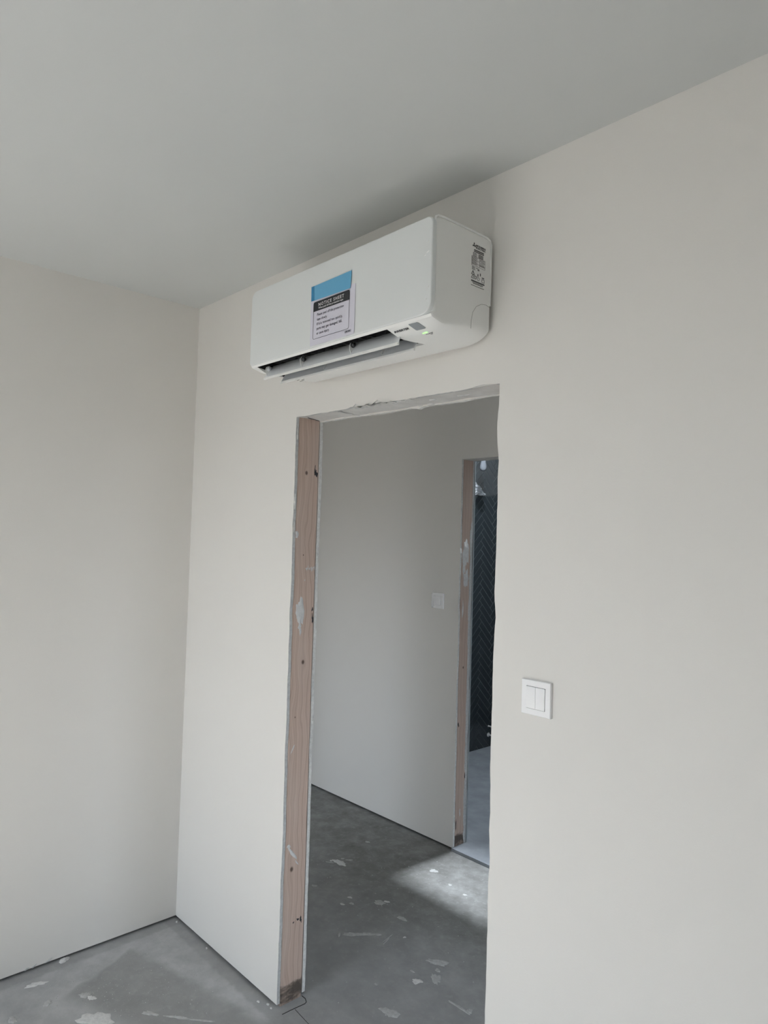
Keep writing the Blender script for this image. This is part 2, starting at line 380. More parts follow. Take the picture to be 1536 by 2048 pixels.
# rough soffit of the opening
r = random.Random(5); nx, ny = 60, 8; vv = []; ff = []
for lay in (0, 1):
    for i in range(nx+1):
        for j in range(ny+1):
            x = XD1-0.004+(XD2-XD1+0.008)*i/nx; y = 0.003+(T-0.006)*j/ny
            zz = HD1+(HD2-HD1)*i/nx+0.0005
            zz += 0.0012*math.sin(x*31+y*50)+r.uniform(-.0009, .0009)
            if 0.30 < i/nx < 0.55 and j < 5: zz += r.uniform(0.0, 0.006)
            vv.append((x, y, zz if lay == 0 else HD1+0.014))
N_ = (nx+1)*(ny+1)
for i in range(nx):
    for j in range(ny):
        a = i*(ny+1)+j; q = (a, a+1, a+ny+2, a+ny+1); ff.append(q); ff.append(tuple(N_+k for k in reversed(q)))
for i in range(nx):
    for j in (0, ny):
        a = i*(ny+1)+j; ff.append((a, a+ny+1, N_+a+ny+1, N_+a))
for j in range(ny):
    for i in (0, nx):
        a = i*(ny+1)+j; ff.append((a, a+1, N_+a+1, N_+a))
soff = link('soffit_plaster', vv, ff, M_SOFFIT, wall_back, 60)
def soffz(x): return HD1+(HD2-HD1)*(x-XD1)/(XD2-XD1)
# torn board paper hanging under the soffit and plaster chips
def flap(x, y, lx, ly, droop, mat, seed):
    r = random.Random(seed); v = []; f = []; n = 6
    for i in range(n+1):
        for j in range(3):
            t = i/n; px = x+lx*(t-.5)+r.uniform(-.001, .001); py = y-ly*j/2+r.uniform(-.002, .002)
            pz = soffz(px)-0.0006-droop*(j/2)**1.5*(0.5+0.5*math.sin(t*9+seed))-r.uniform(0, .0008)
            v.append((px, py, pz))
    k = len(v); v += [(a, b, c+0.0008) for a, b, c in v]
    for i in range(n):
        for j in range(2):
            a = i*3+j; q = (a, a+1, a+4, a+3); f.append(q); f.append(tuple(k+w_ for w_ in reversed(q)))
    for i in range(n):
        for j in (0, 2): a = i*3+j; f.append((a, a+3, k+a+3, k+a))
    for j in range(2):
        for i in (0, n): a = i*3+j; f.append((a, a+1, k+a+1, k+a))
    return link('torn_paper', v, f, mat, soff, 60)
flap(1.17, 0.014, 0.09, 0.022, 0.007, M_SOFFIT, 1); flap(1.25, 0.016, 0.06, 0.026, 0.006, M_SOFFIT, 2)
flap(1.12, 0.02, 0.05, 0.02, 0.005, M_GYPD, 3); flap(1.33, 0.02, 0.06, 0.02, 0.004, M_GYP, 4)
for i, (x, y, a, b) in enumerate(((1.272, 0.022, .011, .005), (1.30, 0.018, .018, .006), (1.345, 0.105, .017, .007), (1.205, 0.012, .005, .004), (1.40, .055, .012, .006), (1.52, .06, .02, .006), (1.305, .10, .008, .004))):
    blob('plaster_chip', (x, y, soffz(x)), (1, 0.2, 0), (-0.2, 1, 0), (0, 0, -1), a, b, 0.003, M_SMEAR, soff, 40+i)
tube('white_drip', [(0.995+0.004*math.sin(k*.6), 0.012+0.0045*k, soffz(.995)-0.0012) for k in range(23)], 0.0022, M_SMEAR, soff)
tube('dark_crack', [(0.80, .03, soffz(.8)-.0008), (0.79, .06, soffz(.79)-.001), (0.778, .10, soffz(.778)-.0012)], 0.0012, M_BLACK, soff)
# marks on the door stud (face at x = XD1+0.0015)
FX = XD1+0.0015
U, V, NX = (0, 1, 0), (0, 0, 1), (1, 0, 0)
def smear(y, z, ry, rz, seed, mat=M_SMEAR, h=0.0016, par=stud, fx=FX, ang=0, rough=.3):
    c, s_ = math.cos(ang), math.sin(ang)
    return blob('plaster_smear' if mat is not M_BLACK else 'dark_mark', (fx, y, z), (0, c, s_), (0, -s_, c), NX, ry, rz, h, mat, par, seed, rough)
smear(0.047, 1.395, 0.014, 0.058, 3); smear(0.033, 1.40, 0.008, 0.03, 4, rough=.5); smear(0.045, 1.335, 0.008, 0.02, 5, rough=.6)
for i, (y, z) in enumerate(((.072, 1.553), (.080, 1.55), (.088, 1.552), (.096, 1.551), (.103, 1.553), (.066, 1.549), (.09, 1.547))): smear(y, z, 0.0028, 0.006, 20+i, rough=.6, h=.001)
smear(.06, 1.508, .002, .003, 31); smear(.028, 0.555, .008, .006, 33, h=.003); smear(.044, .527, .006, .032, 34, ang=.62, h=.003)
smear(.066, .488, .0025, .012, 35, ang=.6); smear(.031, .90, .002, .02, 36, ang=-.5, h=.0008)
smear(.018, 1.675, .007, .012, 37, h=.004); 
for i, (y, z, a, b, an) in enumerate(((.094, 1.905, .0045, .014, 0), (.090, 1.915, .002, .02, -.1), (.100, 1.90, .004, .009, .1), (.101, 1.365, .0035, .018, 0), (.092, .278, .004, .012, 0), (.079, .282, .0045, .005, .3), (.099, 1.40, .003, .008, 0), (.060, .277, .003, .003, 0))): smear(y, z, a, b, 60+i, M_BLACK, .0006, ang=an, rough=.5)
# broken edge pieces on the left side of the opening
for i, (y, z, a, b) in enumerate(((.002, 1.79, .003, .03), (.003, 2.04, .003, .02), (.001, 1.70, .002, .02), (.112, 1.0, .004, .012), (.114, 1.05, .003, .008))):
    blob('plaster_chip', (XD1+0.001, y+.003, z), U, V, NX, a, b, .003, M_GYP, wall_back, 80+i)

wall_left = structure(box('wall_left', (-0.0125, 0.0, -ROOM_L, 0.0, GAP, H), M_WALL))
box('sole_plate', (-0.10, -0.018, -ROOM_L, 0.0, 0.0, 0.045), M_GAP, wall_left)
box('next_room_board', (-0.12, -0.1075, -ROOM_L, 0.0, 0.0, H), M_WALL, wall_left)
for i, (y, z, a) in enumerate(((-.522, .018, .010), (-.575, .016, .007), (-.60, .015, .006))):
    blob('torn_board_edge', (0.0, y, z-.002), (0, 1, .5), (0, -.5, 1), (1, 0, 0), a, .003, .002, M_GYPD, wall_left, 90+i, .5)
def wall_with_holes(name, x0, x1, y0, y1, holes, mat):
    """straight wall along x with rectangular openings (ax, bx, az, bz)"""
    v = []; f = []
    def add(b):
        k = len(v); a, q = boxvf(*b); v.extend(a); f.extend(tuple(i+k for i in t) for t in q)
    cur = x0
    for (a, b, c_, d) in sorted(holes):
        add((cur, a, y0, y1, 0, H))
        if c_ > 0: add((a, b, y0, y1, 0, c_))
        add((a, b, y0, y1, d, H)); cur = b
    add((cur, x1, y0, y1, 0, H))
    return structure(link(name, v, f, mat))
wall_front = wall_with_holes('wall_front', -0.12, ROOM_W+.12, -ROOM_L-0.12, -ROOM_L, [WIN], M_WALL)
wall_front2 = wall_with_holes('wall_next_room_front', -3.1, -0.12, -NEXT_L-0.12, -NEXT_L, [WIN2], M_WALL)
wall_right = structure(box('wall_right', (ROOM_W, ROOM_W+.12, -ROOM_L, 0.0, 0.0, H), M_WALL))
wall_next = wall_with_holes('wall_next_room', -3.0, -0.12, 0.0, T, [(-1.12, -0.22, 0.0, 2.1)], M_WALL)
wall_end = structure(box('wall_far_left', (-3.1, -3.0, -ROOM_L, 3.7, 0, H), M_WALL))
wall_end2 = empty('wall_hall_end', (3.6, T, 0)); structure(wall_end2)
for b_ in ((3.6, 3.7, T, FILL_WIN[0], 0, H), (3.6, 3.7, FILL_WIN[1], YH, 0, H), (3.6, 3.7, FILL_WIN[0], FILL_WIN[1], 0, FILL_WIN[2]), (3.6, 3.7, FILL_WIN[0], FILL_WIN[1], FILL_WIN[3], H)):
    box('wall_section', b_, M_WALL, wall_end2)
def window(n, x0, x1, z0, z1, L_=ROOM_L):
    y0, y1 = -L_-0.09, -L_-0.03
    fr = empty('window_%d' % n, ((x0+x1)/2, -L_-.06, z0)); structure(fr)
    fwid = 0.055
    for b in ((x0, x0+fwid, z0, z1), (x1-fwid, x1, z0, z1), (x0, x1, z0, z0+fwid), (x0, x1, z1-fwid, z1), ((x0+x1)/2-.03, (x0+x1)/2+.03, z0, z1)):
        box('window_frame', (b[0], b[1], y0, y1, b[2], b[3]), M_PLASTIC, fr)
    for a, b in ((x0+fwid, (x0+x1)/2-.03), ((x0+x1)/2+.03, x1-fwid)):
        box('pane', (a, b, -L_-0.062, -L_-0.058, z0+fwid, z1-fwid), M_GLASS, fr)
    box('window_sill', (x0-.04, x1+.04, -L_-.03, -L_+.10, z0-.03, z0-.001), M_PLASTIC, fr)
window(1, *WIN); window(2, *WIN2, NEXT_L)
w3 = empty('window_3', (3.65, (FILL_WIN[0]+FILL_WIN[1])/2, FILL_WIN[2])); structure(w3)  # added out of view as extra daylight for the hall
for b_ in ((FILL_WIN[0], FILL_WIN[0]+.05, FILL_WIN[2], FILL_WIN[3]), (FILL_WIN[1]-.05, FILL_WIN[1], FILL_WIN[2], FILL_WIN[3]), (FILL_WIN[0], FILL_WIN[1], FILL_WIN[2], FILL_WIN[2]+.05), (FILL_WIN[0], FILL_WIN[1], FILL_WIN[3]-.05, FILL_WIN[3])):
    box('window_frame', (3.62, 3.68, *b_), M_PLASTIC, w3)
box('pane', (3.648, 3.652, FILL_WIN[0]+.05, FILL_WIN[1]-.05, FILL_WIN[2]+.05, FILL_WIN[3]-.05), M_GLASS, w3)
# far wall of the hall with the bathroom opening
wall_hall = structure(opening_board('wall_hall', -3.0, 3.7, XJ, XB1, HJ, HJ-.004, YH, YH+BT, M_WALL, None, 51, amp=0.0016,
    chips=(((0.75, .02, -.003), (0.62, .03, .003)), (), ())))
edge_mat(wall_hall, cut_edge, M_GYP)
bb = opening_board('bathroom_board', -0.76, 1.7, XJ-.002, XB1, HJ, HJ, YH+T2-BT, YH+T2, M_GYPD, wall_hall, 61, amp=0.003)
hs = box('stud', (XJ-.044, XJ+.001, YH+BT+.001, YH+T2-BT-.004, 0, HJ+.001), M_WOOD2, wall_hall)
box('stud', (XB1-.001, XB1+.044, YH+BT+.001, YH+T2-BT-.002, 0, HJ+.001), M_WOOD2, wall_hall)
box('header', (XJ-.044, XB1+.044, YH+BT+.001, YH+T2-BT-.001, HJ+.004, HJ+.12), M_WOOD2, wall_hall)
box('soffit_plaster', (XJ+.0012, XB1-.0012, YH+.002, YH+T2-.001, HJ-.003, HJ+.0035), M_SOFFIT, wall_hall)
box('sole_plate', (-3.0, XJ-.045, YH+BT+.004, YH+T2-BT-.004, 0, .045), M_GAP, wall_hall)
box('sole_plate', (XB1+.045, 3.7, YH+BT+.004, YH+T2-BT-.004, 0, .045), M_GAP, wall_hall)
box('corner_bead', (XJ-.004, XJ+.0035, YH+T2-.002, YH+T2+.005, 0.02, HJ-.003), M_BEAD, wall_hall)
for i, (y, z, a, b, mt) in enumerate(((1.489, 1.60, .024, .085, M_SMEAR), (1.476, 1.54, .015, .06, M_SMEAR), (1.497, 1.46, .019, .055, M_SMEAR), (1.475, 1.29, .006, .045, M_SMEAR), (1.491, .195, .004, .015, M_SMEAR), (1.493, .18, .003, .01, M_SMEAR), (1.526, .06, .004, .02, M_SMEAR),
        (1.462, .67, .004, .011, M_BLACK), (1.462, .13, .003, .035, M_BLACK), (1.528, .38, .004, .02, M_BLACK))):
    smear(y, z, a, b, 100+i, mt, .0016 if mt is M_SMEAR else .0006, hs, XJ+.001, rough=.35)
for i in range(10):
    z = 0.12+i*0.17
    blob('filler_ridge', (XJ+.001, YH+T2-.018, z), U, V, NX, .012, .12, .0025, M_GYPD, wall_hall, 120+i, .3)
bx0, bx1, by1 = -0.745, 1.65, 3.55
floor_b = structure(box('floor_bathroom', (bx0, bx1, YH+T2, by1, 0.0005, 0.016), M_BFLOOR))
box('threshold_slab', (XJ+.002, XB1-.002, YH-.014, YH+T2, 0.0005, 0.016), M_BFLOOR, floor_b)
wall_bl = structure(box('wall_bathroom_left', (bx0-.12, bx0-.0015, YH+T2, by1, 0, H), M_GROUT))
wall_bb = structure(box('wall_bathroom_back', (bx0-.12, bx1+.12, by1, by1+.12, 0, H), M_WALL))
box('dark_tiling', (bx0, bx1, by1-.010, by1, 0.016, 2.085), M_DARKWALL, wall_bb)
wall_br = structure(box('wall_bathroom_right', (bx1, bx1+.1, YH+T2, by1, 0, H), M_DARKWALL))
# herringbone tiles, each its own piece
TW, TL, TH, JT = 0.048, 0.192, 0.008, 0.0034
ry0, ry1, rz0, rz1 = 2.55, 3.50, 0.0165, 2.62
def clip(poly, ax, lim, keep_gt):
    out = []
    for i in range(len(poly)):
        a, b = poly[i], poly[(i+1) % len(poly)]
        ia = (a[ax] >= lim) if keep_gt else (a[ax] <= lim); ib = (b[ax] >= lim) if keep_gt else (b[ax] <= lim)
        if ia: out.append(a)
        if ia != ib:
            t = (lim-a[ax])/(b[ax]-a[ax]); out.append((a[0]+t*(b[0]-a[0]), a[1]+t*(b[1]-a[1])))
    return out
ca, sa = math.cos(math.radians(45)), math.sin(math.radians(45))
cnt = 0; shared = {}
tiles = []
for a in range(-80, 81):
    for b in range(-14, 15):
        # horizontal tile at (a + 4b', a) pattern: offsets (1,1) and (4,-4)
        hx, hy = a+4*b, a-4*b
        tiles.append((hx, hy, 4, 1)); tiles.append((hx, hy+1, 1, 4))
for (tx, ty, wx, wy) in tiles:
    p = [(tx*TW+JT/2, ty*TW+JT/2), ((tx+wx)*TW-JT/2, ty*TW+JT/2), ((tx+wx)*TW-JT/2, (ty+wy)*TW-JT/2), (tx*TW+JT/2, (ty+wy)*TW-JT/2)]
    q = [(2.952+(x*ca-y*sa), 1.30-(x*sa+y*ca)) for x, y in p]
    cyy = sum(t_[0] for t_ in q)/4; czz = sum(t_[1] for t_ in q)/4
    if not (ry0-.2 < cyy < ry1+.2 and rz0-.2 < czz < rz1+.2): continue
    full = all(ry0 <= t_[0] <= ry1 and rz0 <= t_[1] <= rz1 for t_ in q)
    if full:
        key = (wx, wy)
        if key not in shared:
            l = [(t_[0]-cyy, t_[1]-czz) for t_ in q]
            ob = prism('tile', l, 0, TH, 'x', M_TILE); shared[key] = ob.data
            bm = bmesh.new(); bm.from_mesh(ob.data)
            bmesh.ops.bevel(bm, geom=[e_ for e_ in bm.edges if all(abs(v_.co.x-TH) < 1e-6 for v_ in e_.verts)], offset=.0012, segments=1, affect='EDGES')
            bm.to_mesh(ob.data); bm.free()
        else:
            ob = bpy.data.objects.new('tile', shared[key]); C.objects.link(ob)
        ob.location = (bx0-.008+R.uniform(0, .0006), cyy, czz); ob.rotation_euler = (0, R.uniform(-.004, .004), R.uniform(-.004, .004))
    else:
        for ax, lim, gt in ((0, ry0, True), (0, ry1, False), (1, rz0, True), (1, rz1, False)):
            q = clip(q, ax, lim, gt)
            if len(q) < 3: break
        if len(q) < 3: continue
        ar = abs(sum(q[k][0]*q[(k+1) % len(q)][1]-q[(k+1) % len(q)][0]*q[k][1] for k in range(len(q)))/2)
        if ar < 3e-4: continue
        ob = prism('tile', q, bx0-.008, bx0, 'x', M_TILE)
    put(ob, wall_bl); cnt += 1
print('tiles', cnt)

# ------------------------------------------------------------------ air conditioner
AX0, AX1 = 0.836, 1.668
ac = empty('air_conditioner', ((AX0+AX1)/2, 0.0, 2.205), 'white wall-mounted air conditioner with open vanes above the doorway', 'air conditioner')
prof = [(-.012, 2.212), (-.012, 2.474), (-.016, 2.482), (-.024, 2.486), (-.10, 2.487), (-.205, 2.486), (-.219, 2.484), (-.228, 2.478), (-.231, 2.468), (-.231, 2.35), (-.231, 2.24),
        (-.2405, 2.2325), (-.236, 2.2265), (-.226, 2.2218), (-.213, 2.2156), (-.2005, 2.2097), (-.185, 2.2065), (-.16, 2.205), (-.10, 2.205), (-.05, 2.205), (-.024, 2.206)]
ZB = 2.205; A_, B_, HH = 0.075, 0.042, 0.09
def body_station(x):
    d = max(0.0, (x-(AX1-A_))/A_, ((AX0+A_)-x)/A_); d = min(d, 1.0)
    lift = B_*(1-math.sqrt(max(0, 1-d*d)))
    e = min(x-AX0, AX1-x); ins = 0.004*(1-min(1, e/0.004))**2
    out = []
    cy_, cz_ = -.12, 2.36
    for (y, z) in prof:
        zz = z
        # the lower rear corner sweeps up, the front stays
        wgt = min(1.0, max(0.0, (y+.235)/.12))
        if z < ZB+HH: zz = z+lift*wgt*(1-(z-ZB)/HH)
        yy = y+(cy_-y)/abs(cy_-y)*ins if abs(cy_-y) > .02 else y
        zz = zz+(cz_-zz)/abs(cz_-zz)*ins
        out.append((x, yy, zz))
    return out
xs = [AX0, AX0+.001, AX0+.0025, AX0+.005, AX0+.015, AX0+.03, AX0+.05, AX0+.075, 1.1, 1.4, AX1-.075, AX1-.06, AX1-.045, AX1-.032, AX1-.021, AX1-.012, AX1-.006, AX1-.003, AX1-.001, AX1]
v = []; f = []; n = len(prof)
for x in xs: v += body_station(x)
for i in range(len(xs)-1):
    for k in range(n): f.append((i*n+k, i*n+(k+1) % n, (i+1)*n+(k+1) % n, (i+1)*n+k))
f += [tuple(range(n)), tuple(range((len(xs)-1)*n, len(xs)*n))]
body = link('housing', v, f, M_PLASTIC, None)
# cut the air outlet out of the underside
ox0, ox1a, ox1b = 0.868, 1.500, 1.530
cs = [(-.2365, 2.19), (-.2365, 2.2225), (-.2325, 2.232), (-.20, 2.30), (-.125, 2.30), (-.118, 2.19)]
def xr(y): return ox1a+(ox1b-ox1a)*(y+.2365)/(.1185)
cv = [(ox0, y, z) for y, z in cs]+[(xr(y), y, z) for y, z in cs]; n = len(cs)
cf = [tuple(range(n)), tuple(range(2*n-1, n-1, -1))]+[(i, (i+1) % n, n+(i+1) % n, n+i) for i in range(n)]
cutter = link('outlet_cutter', cv, cf, M_DARK)
bo = body.modifiers.new('cut', 'BOOLEAN'); bo.operation = 'DIFFERENCE'; bo.object = cutter; bo.solver = 'EXACT'
dg = bpy.context.evaluated_depsgraph_get(); dg.update()
me = bpy.data.meshes.new_from_object(body.evaluated_get(dg)); body.modifiers.clear(); body.data = me
me.materials.clear(); me.materials.append(M_PLASTIC)
for p in me.polygons: p.use_smooth = True; p.material_index = 0
me.set_sharp_from_angle(angle=math.radians(28))
bpy.data.objects.remove(cutter); put(body, ac)
# dark liner of the outlet: inside of the cut, just proud of it
k_ = 0.0012
lc = [(-.2345, 2.226), (-.231, 2.2325), (-.1995, 2.2985), (-.1262, 2.2985), (-.1205, 2.212)]
lv = [(ox0+k_, y, z) for y, z in lc]+[(xr(y)-k_, y, z) for y, z in lc]; n = len(lc)
lf = [tuple(range(n)), tuple(range(2*n-1, n-1, -1))]+[(i, i+1, n+i+1, n+i) for i in range(n-1)]
link('air_outlet', lv, lf, M_DARK, ac)
for i in range(16):
    x = 0.895+i*0.0395
    prism('louvre_fin', [(-.214, 2.245), (-.20, 2.285), (-.15, 2.285), (-.16, 2.245)], x, x+.0025, 'x', M_FIN, ac)
def rrect(x0, x1, z0, z1, rad, n=7):
    """rad: BL, BR, TR, TL"""
    o = []
    for (cx_, cz_, r_, a0) in ((x0+rad[0], z0+rad[0], rad[0], 180), (x1-rad[1], z0+rad[1], rad[1], 270), (x1-rad[2], z1-rad[2], rad[2], 0), (x0+rad[3], z1-rad[3], rad[3], 90)):
        for k in range(n+1):
            th = math.radians(a0+90*k/n); o.append((cx_+r_*math.cos(th), cz_+r_*math.sin(th)))
    return o
pr = (0.010, 0.036, 0.020, 0.028)
rings = []
for (ins, y) in ((0.0, -.2312), (0.0, -.2405), (0.0009, -.2430), (0.0028, -.2446), (0.0055, -.2450)):
    rings.append([(x, y, z) for x, z in rrect(AX0-.0005+ins, AX1+.0012-ins, 2.2325+ins, 2.4815-ins, tuple(max(.002, q-ins) for q in pr))])
v = [p for rg in rings for p in rg]; n = len(rings[0])
f = [(i*n+k, i*n+(k+1) % n, (i+1)*n+(k+1) % n, (i+1)*n+k) for i in range(len(rings)-1) for k in range(n)]
f += [tuple(range(n)), tuple(range((len(rings)-1)*n, len(rings)*n))]
panel = link('front_panel', v, f, M_PANEL, ac, 30)
for i, (x, z, a, b, an) in enumerate(((1.655, 2.415, .0045, .001, .9), (1.654, 2.39, .005, .001, .5), (1.646, 2.383, .004, .0008, .4), (1.66, 2.30, .003, .0008, .8), (1.652, 2.27, .004, .0008, .6))):
    blob('film_wrinkle', (x, -.245, z), (math.cos(an), 0, math.sin(an)), (-math.sin(an), 0, math.cos(an)), (0, -1, 0), a, b, .0012, M_PLASTIC, panel, 140+i, .2, 12)
# rim along the right end and the cover seam
RX = AX1-.0005
rim = [(RX, -.236, 2.470), (RX, -.233, 2.4795), (RX, -.224, 2.4855), (RX, -.205, 2.4875), (RX, -.10, 2.4885), (RX, -.030, 2.4875), (RX, -.018, 2.483), (RX, -.0125, 2.474), (RX, -.0125, 2.40), (RX, -.0135, 2.306)]
tube('end_rim', rim, .0028, M_PLASTIC, ac, 8)
tube('cover_seam', [(AX1+.0001, y, z) for y, z in ((-.016, 2.302), (-.03, 2.305), (-.05, 2.302), (-.07, 2.291), (-.084, 2.272), (-.089, 2.25), (-.090, 2.228))], .0005, M_SEAM, body)
# underside: display, lettering, indicator
SP0, SP1 = Vector((0, -.2345, 2.2258)), Vector((0, -.2005, 2.2097))
sd = (SP0-SP1).normalized(); sn = Vector((1, 0, 0)).cross(sd)
if sn.y > 0: sn = -sn
def sl(x, t_): return Vector((x, 0, 0))+SP1.lerp(SP0, t_)+sn*.0004
dpts = [(1.587, .20), (1.616, .18), (1.6185, .23), (1.612, .82), (1.609, .91), (1.580, .94), (1.578, .88), (1.584, .26)]
flat('display_window', [sl(*q) for q in dpts], M_DISP, ac, .0006, sn)
text('inverter_lettering', 'INVERTER', M_INK, ac, sl(1.513, .50), (1, 0, 0), sd, width=.056, size=.0100, shear=.35, bold=.0004, lift=.0003, squash=.95)
led = flat('indicator_light', [Vector((x, y, 2.2072)) for x, y in ((1.591, -.1920), (1.608, -.1930), (1.608, -.1895), (1.591, -.1885))], M_LED, ac, .0012, (0, 0, -1))
for i, (x, y, a, b) in enumerate(((1.600, -.181, .007, .001), (1.614, -.1835, .006, .0009), (1.609, -.176, .0035, .0014))):
    flat('indicator_mark', [(x-a, y-b, 2.2064), (x+a, y-b, 2.2064), (x+a, y+b, 2.2064), (x-a, y+b, 2.2064)], M_SLABEL, ac, .0006, (0, 0, -1))
# vanes
def vane(name, mid, x0, x1, th, taper):
    v = []; f = []; m = len(mid)
    sec = []
    for i, (y, z) in enumerate(mid):
        a = Vector(mid[max(i-1, 0)]); b = Vector(mid[min(i+1, m-1)]); t_ = (b-a).normalized(); nn = Vector((t_.y, -t_.x))
        sec.append((Vector((y, z))+nn*th/2, Vector((y, z))-nn*th/2))
    loop = [s_[0] for s_ in sec]+[s_[1] for s_ in reversed(sec)]
    zs = [q.y for q in loop]; zmin, zmax = min(zs), max(zs)
    for x, sg in ((x0, 1), (x1, -1)):
        for q in loop: v.append((x+sg*taper*(zmax-q.y)/(zmax-zmin)*0.0+sg*taper*((q.y-zmin)/(zmax-zmin)), q.x, q.y))
    n = len(loop)
    f = [tuple(range(n)), tuple(range(2*n-1, n-1, -1))]+[(i, (i+1) % n, n+(i+1) % n, n+i) for i in range(n)]
    return link(name, v, f, M_VANE, ac, 40)
UM = [(-.180, 2.236), (-.190, 2.226), (-.199, 2.214), (-.206, 2.202), (-.211, 2.190)]
LM = [(-.112, 2.240), (-.122, 2.229), (-.131, 2.216), (-.139, 2.203), (-.146, 2.188)]
v1 = vane('upper_vane', UM, .878, 1.520, .0032, .006)
v2 = vane('lower_vane', LM, .880, 1.516, .0032, .006)
prism('vane_lip', [(-.2085, 2.1862), (-.2145, 2.1870), (-.2140, 2.1928), (-.2080, 2.1920)], .877, 1.521, 'x', M_PLASTIC, v1)
prism('vane_lip', [(-.1435, 2.1842), (-.1495, 2.1850), (-.1490, 2.1908), (-.1430, 2.1900)], .879, 1.517, 'x', M_PLASTIC, v2)
for x in (.889, 1.083, 1.322):
    br = prism('vane_bracket', [(-.190, 2.229), (-.203, 2.232), (-.212, 2.228), (-.216, 2.220), (-.2145, 2.208), (-.2095, 2.196), (-.204, 2.205)], x-.001, x+.001, 'x', M_PLASTIC, v1)
    lathe('pivot_pin', [(.0025, 0), (.0075, 0), (.0078, .003), (.0055, .0045), (.0052, .009), (.003, .010)], (x+.0005, -.205, 2.222), M_VANE if x < 1 else M_FIN, br, 14, 'x')
for x in (1.115, 1.385):
    prism('vane_bracket', [(-.128, 2.222), (-.146, 2.206), (-.149, 2.198), (-.143, 2.196)], x-.001, x+.001, 'x', M_PLASTIC, v2)
# little mark on the underside, left
for i, (x, y) in enumerate(((.895, -.085), (.905, -.072), (.888, -.068), (.915, -.08))):
    flat('underside_mark', [(x-.008, y-.001, 2.2049), (x+.008, y-.003, 2.2049), (x+.008, y-.0015, 2.2049), (x-.008, y+.001, 2.2049)], M_SLABEL, ac, .0005, (0, 0, -1))
# rating print on the right end: emblem, name, rows of small print
SX = AX1+.0002
def sp(y, z): return Vector((SX, y, z))
def bar(y0, y1, z0, z1, mat=M_SLABEL, name='small_print'):
    return flat(name, [sp(y0, z0), sp(y1, z0), sp(y1, z1), sp(y0, z1)], mat, rating, .0004, (1, 0, 0))
def rhomb(cy_, cz_, ang, L_, W_):
    d = Vector((0, math.cos(ang), math.sin(ang))); q = Vector((0, -math.sin(ang), math.cos(ang))); o_ = sp(cy_, cz_)
    return [o_, o_+d*L_/2+q*W_/2, o_+d*L_, o_+d*L_/2-q*W_/2]
rating = flat('rating_print', [sp(y, z) for y, z in ((-.0853, 2.4525), (-.0835, 2.4525), (-.0835, 2.4527), (-.0853, 2.4527))], M_SLABEL, ac, .0004, (1, 0, 0))
for a in (90, 210, 330):
    flat('emblem_diamond', rhomb(-.0845, 2.4525, math.radians(a), .0075, .0044), M_INK, rating, .0004, (1, 0, 0))
text('maker_lettering', 'MITSUBISHI', M_INK, rating, sp(-.0775, 2.4515), (0, 1, 0), (0, 0, 1), width=.040, size=.0062, bold=.0002, squash=1.0)
text('maker_lettering', 'ELECTRIC', M_INK, rating, sp(-.0775, 2.4455), (0, 1, 0), (0, 0, 1), width=.040, size=.0062, bold=.0002, squash=1.0)
rp = random.Random(3)
def row(y0, y1, z, h, dens=.8, mat=M_SLABEL):
    y = y0
    while y < y1-.001:
        w_ = rp.uniform(.0015, .005); w_ = min(w_, y1-y)
        bar(y, y+w_*dens, z, z+h, mat); y += w_+.0004
row(-.084, -.044, 2.4385, .0030, .95); row(-.084, -.044, 2.4345, .0026, .9)
for k in range(3): row(-.088, -.072, 2.430-k*.0036, .0018); row(-.066, -.046, 2.430-k*.0036, .0022, .9)
for k in range(7): row(-.092, -.073, 2.4185-k*.0030, .0014, .85)
for k in range(6): row(-.060 if k != 2 else -.054, -.040, 2.4185-k*.0034, .0014, .7)
for y_ in (-.0935, -.071, -.062, -.0385): bar(y_, y_+.0004, 2.397, 2.4215)
for z_ in (2.397, 2.404, 2.4125, 2.4215): bar(-.0935, -.0385, z_, z_+.0004)
for k in range(3): row(-.091, -.078, 2.393-k*.0033, .0014); 
row(-.075, -.062, 2.392, .0015); row(-.068, -.060, 2.388, .003)
def outline(pts, w_):
    n_ = len(pts)
    for k in range(n_):
        a, b = Vector((0, *pts[k])), Vector((0, *pts[(k+1) % n_])); d = (b-a).normalized(); q = Vector((0, -d.z, d.y))*w_/2; o_ = Vector((SX, 0, 0))
        flat('warning_symbol', [o_+a-q, o_+b-q, o_+b+q, o_+a+q], M_SLABEL, rating, .0004, (1, 0, 0))
outline([(-.0935, 2.3735), (-.0805, 2.3735), (-.087, 2.3835)], .0014); bar(-.0876, -.0864, 2.376, 2.3805, M_SLABEL, 'warning_symbol')
outline([(-.0935, 2.3635), (-.0745, 2.3635), (-.071, 2.3705), (-.088, 2.3715)], .0014); row(-.087, -.076, 2.3665, .0016)
for (y_, z_) in ((-.068, 2.372), (-.058, 2.376)): bar(y_, y_+.003, z_, z_+.007, M_SLABEL, 'symbol'); 
outline([(-.067, 2.362), (-.062, 2.362), (-.060, 2.366), (-.062, 2.370), (-.067, 2.370), (-.069, 2.366)], .0008)
outline([(-.050, 2.361), (-.040, 2.361), (-.040, 2.369), (-.050, 2.369)], .0009); row(-.050, -.040, 2.3715, .003)
row(-.0935, -.039, 2.3545, .0034, .97); row(-.088, -.044, 2.3515, .0016); row(-.085, -.046, 2.3488, .0016); row(-.0935, -.039, 2.3435, .0013, .9)
# wall plate that carries the unit
box('mounting_plate', (AX0+.06, AX1-.07, -.0125, 0.0, 2.25, 2.45), M_FIN, ac)

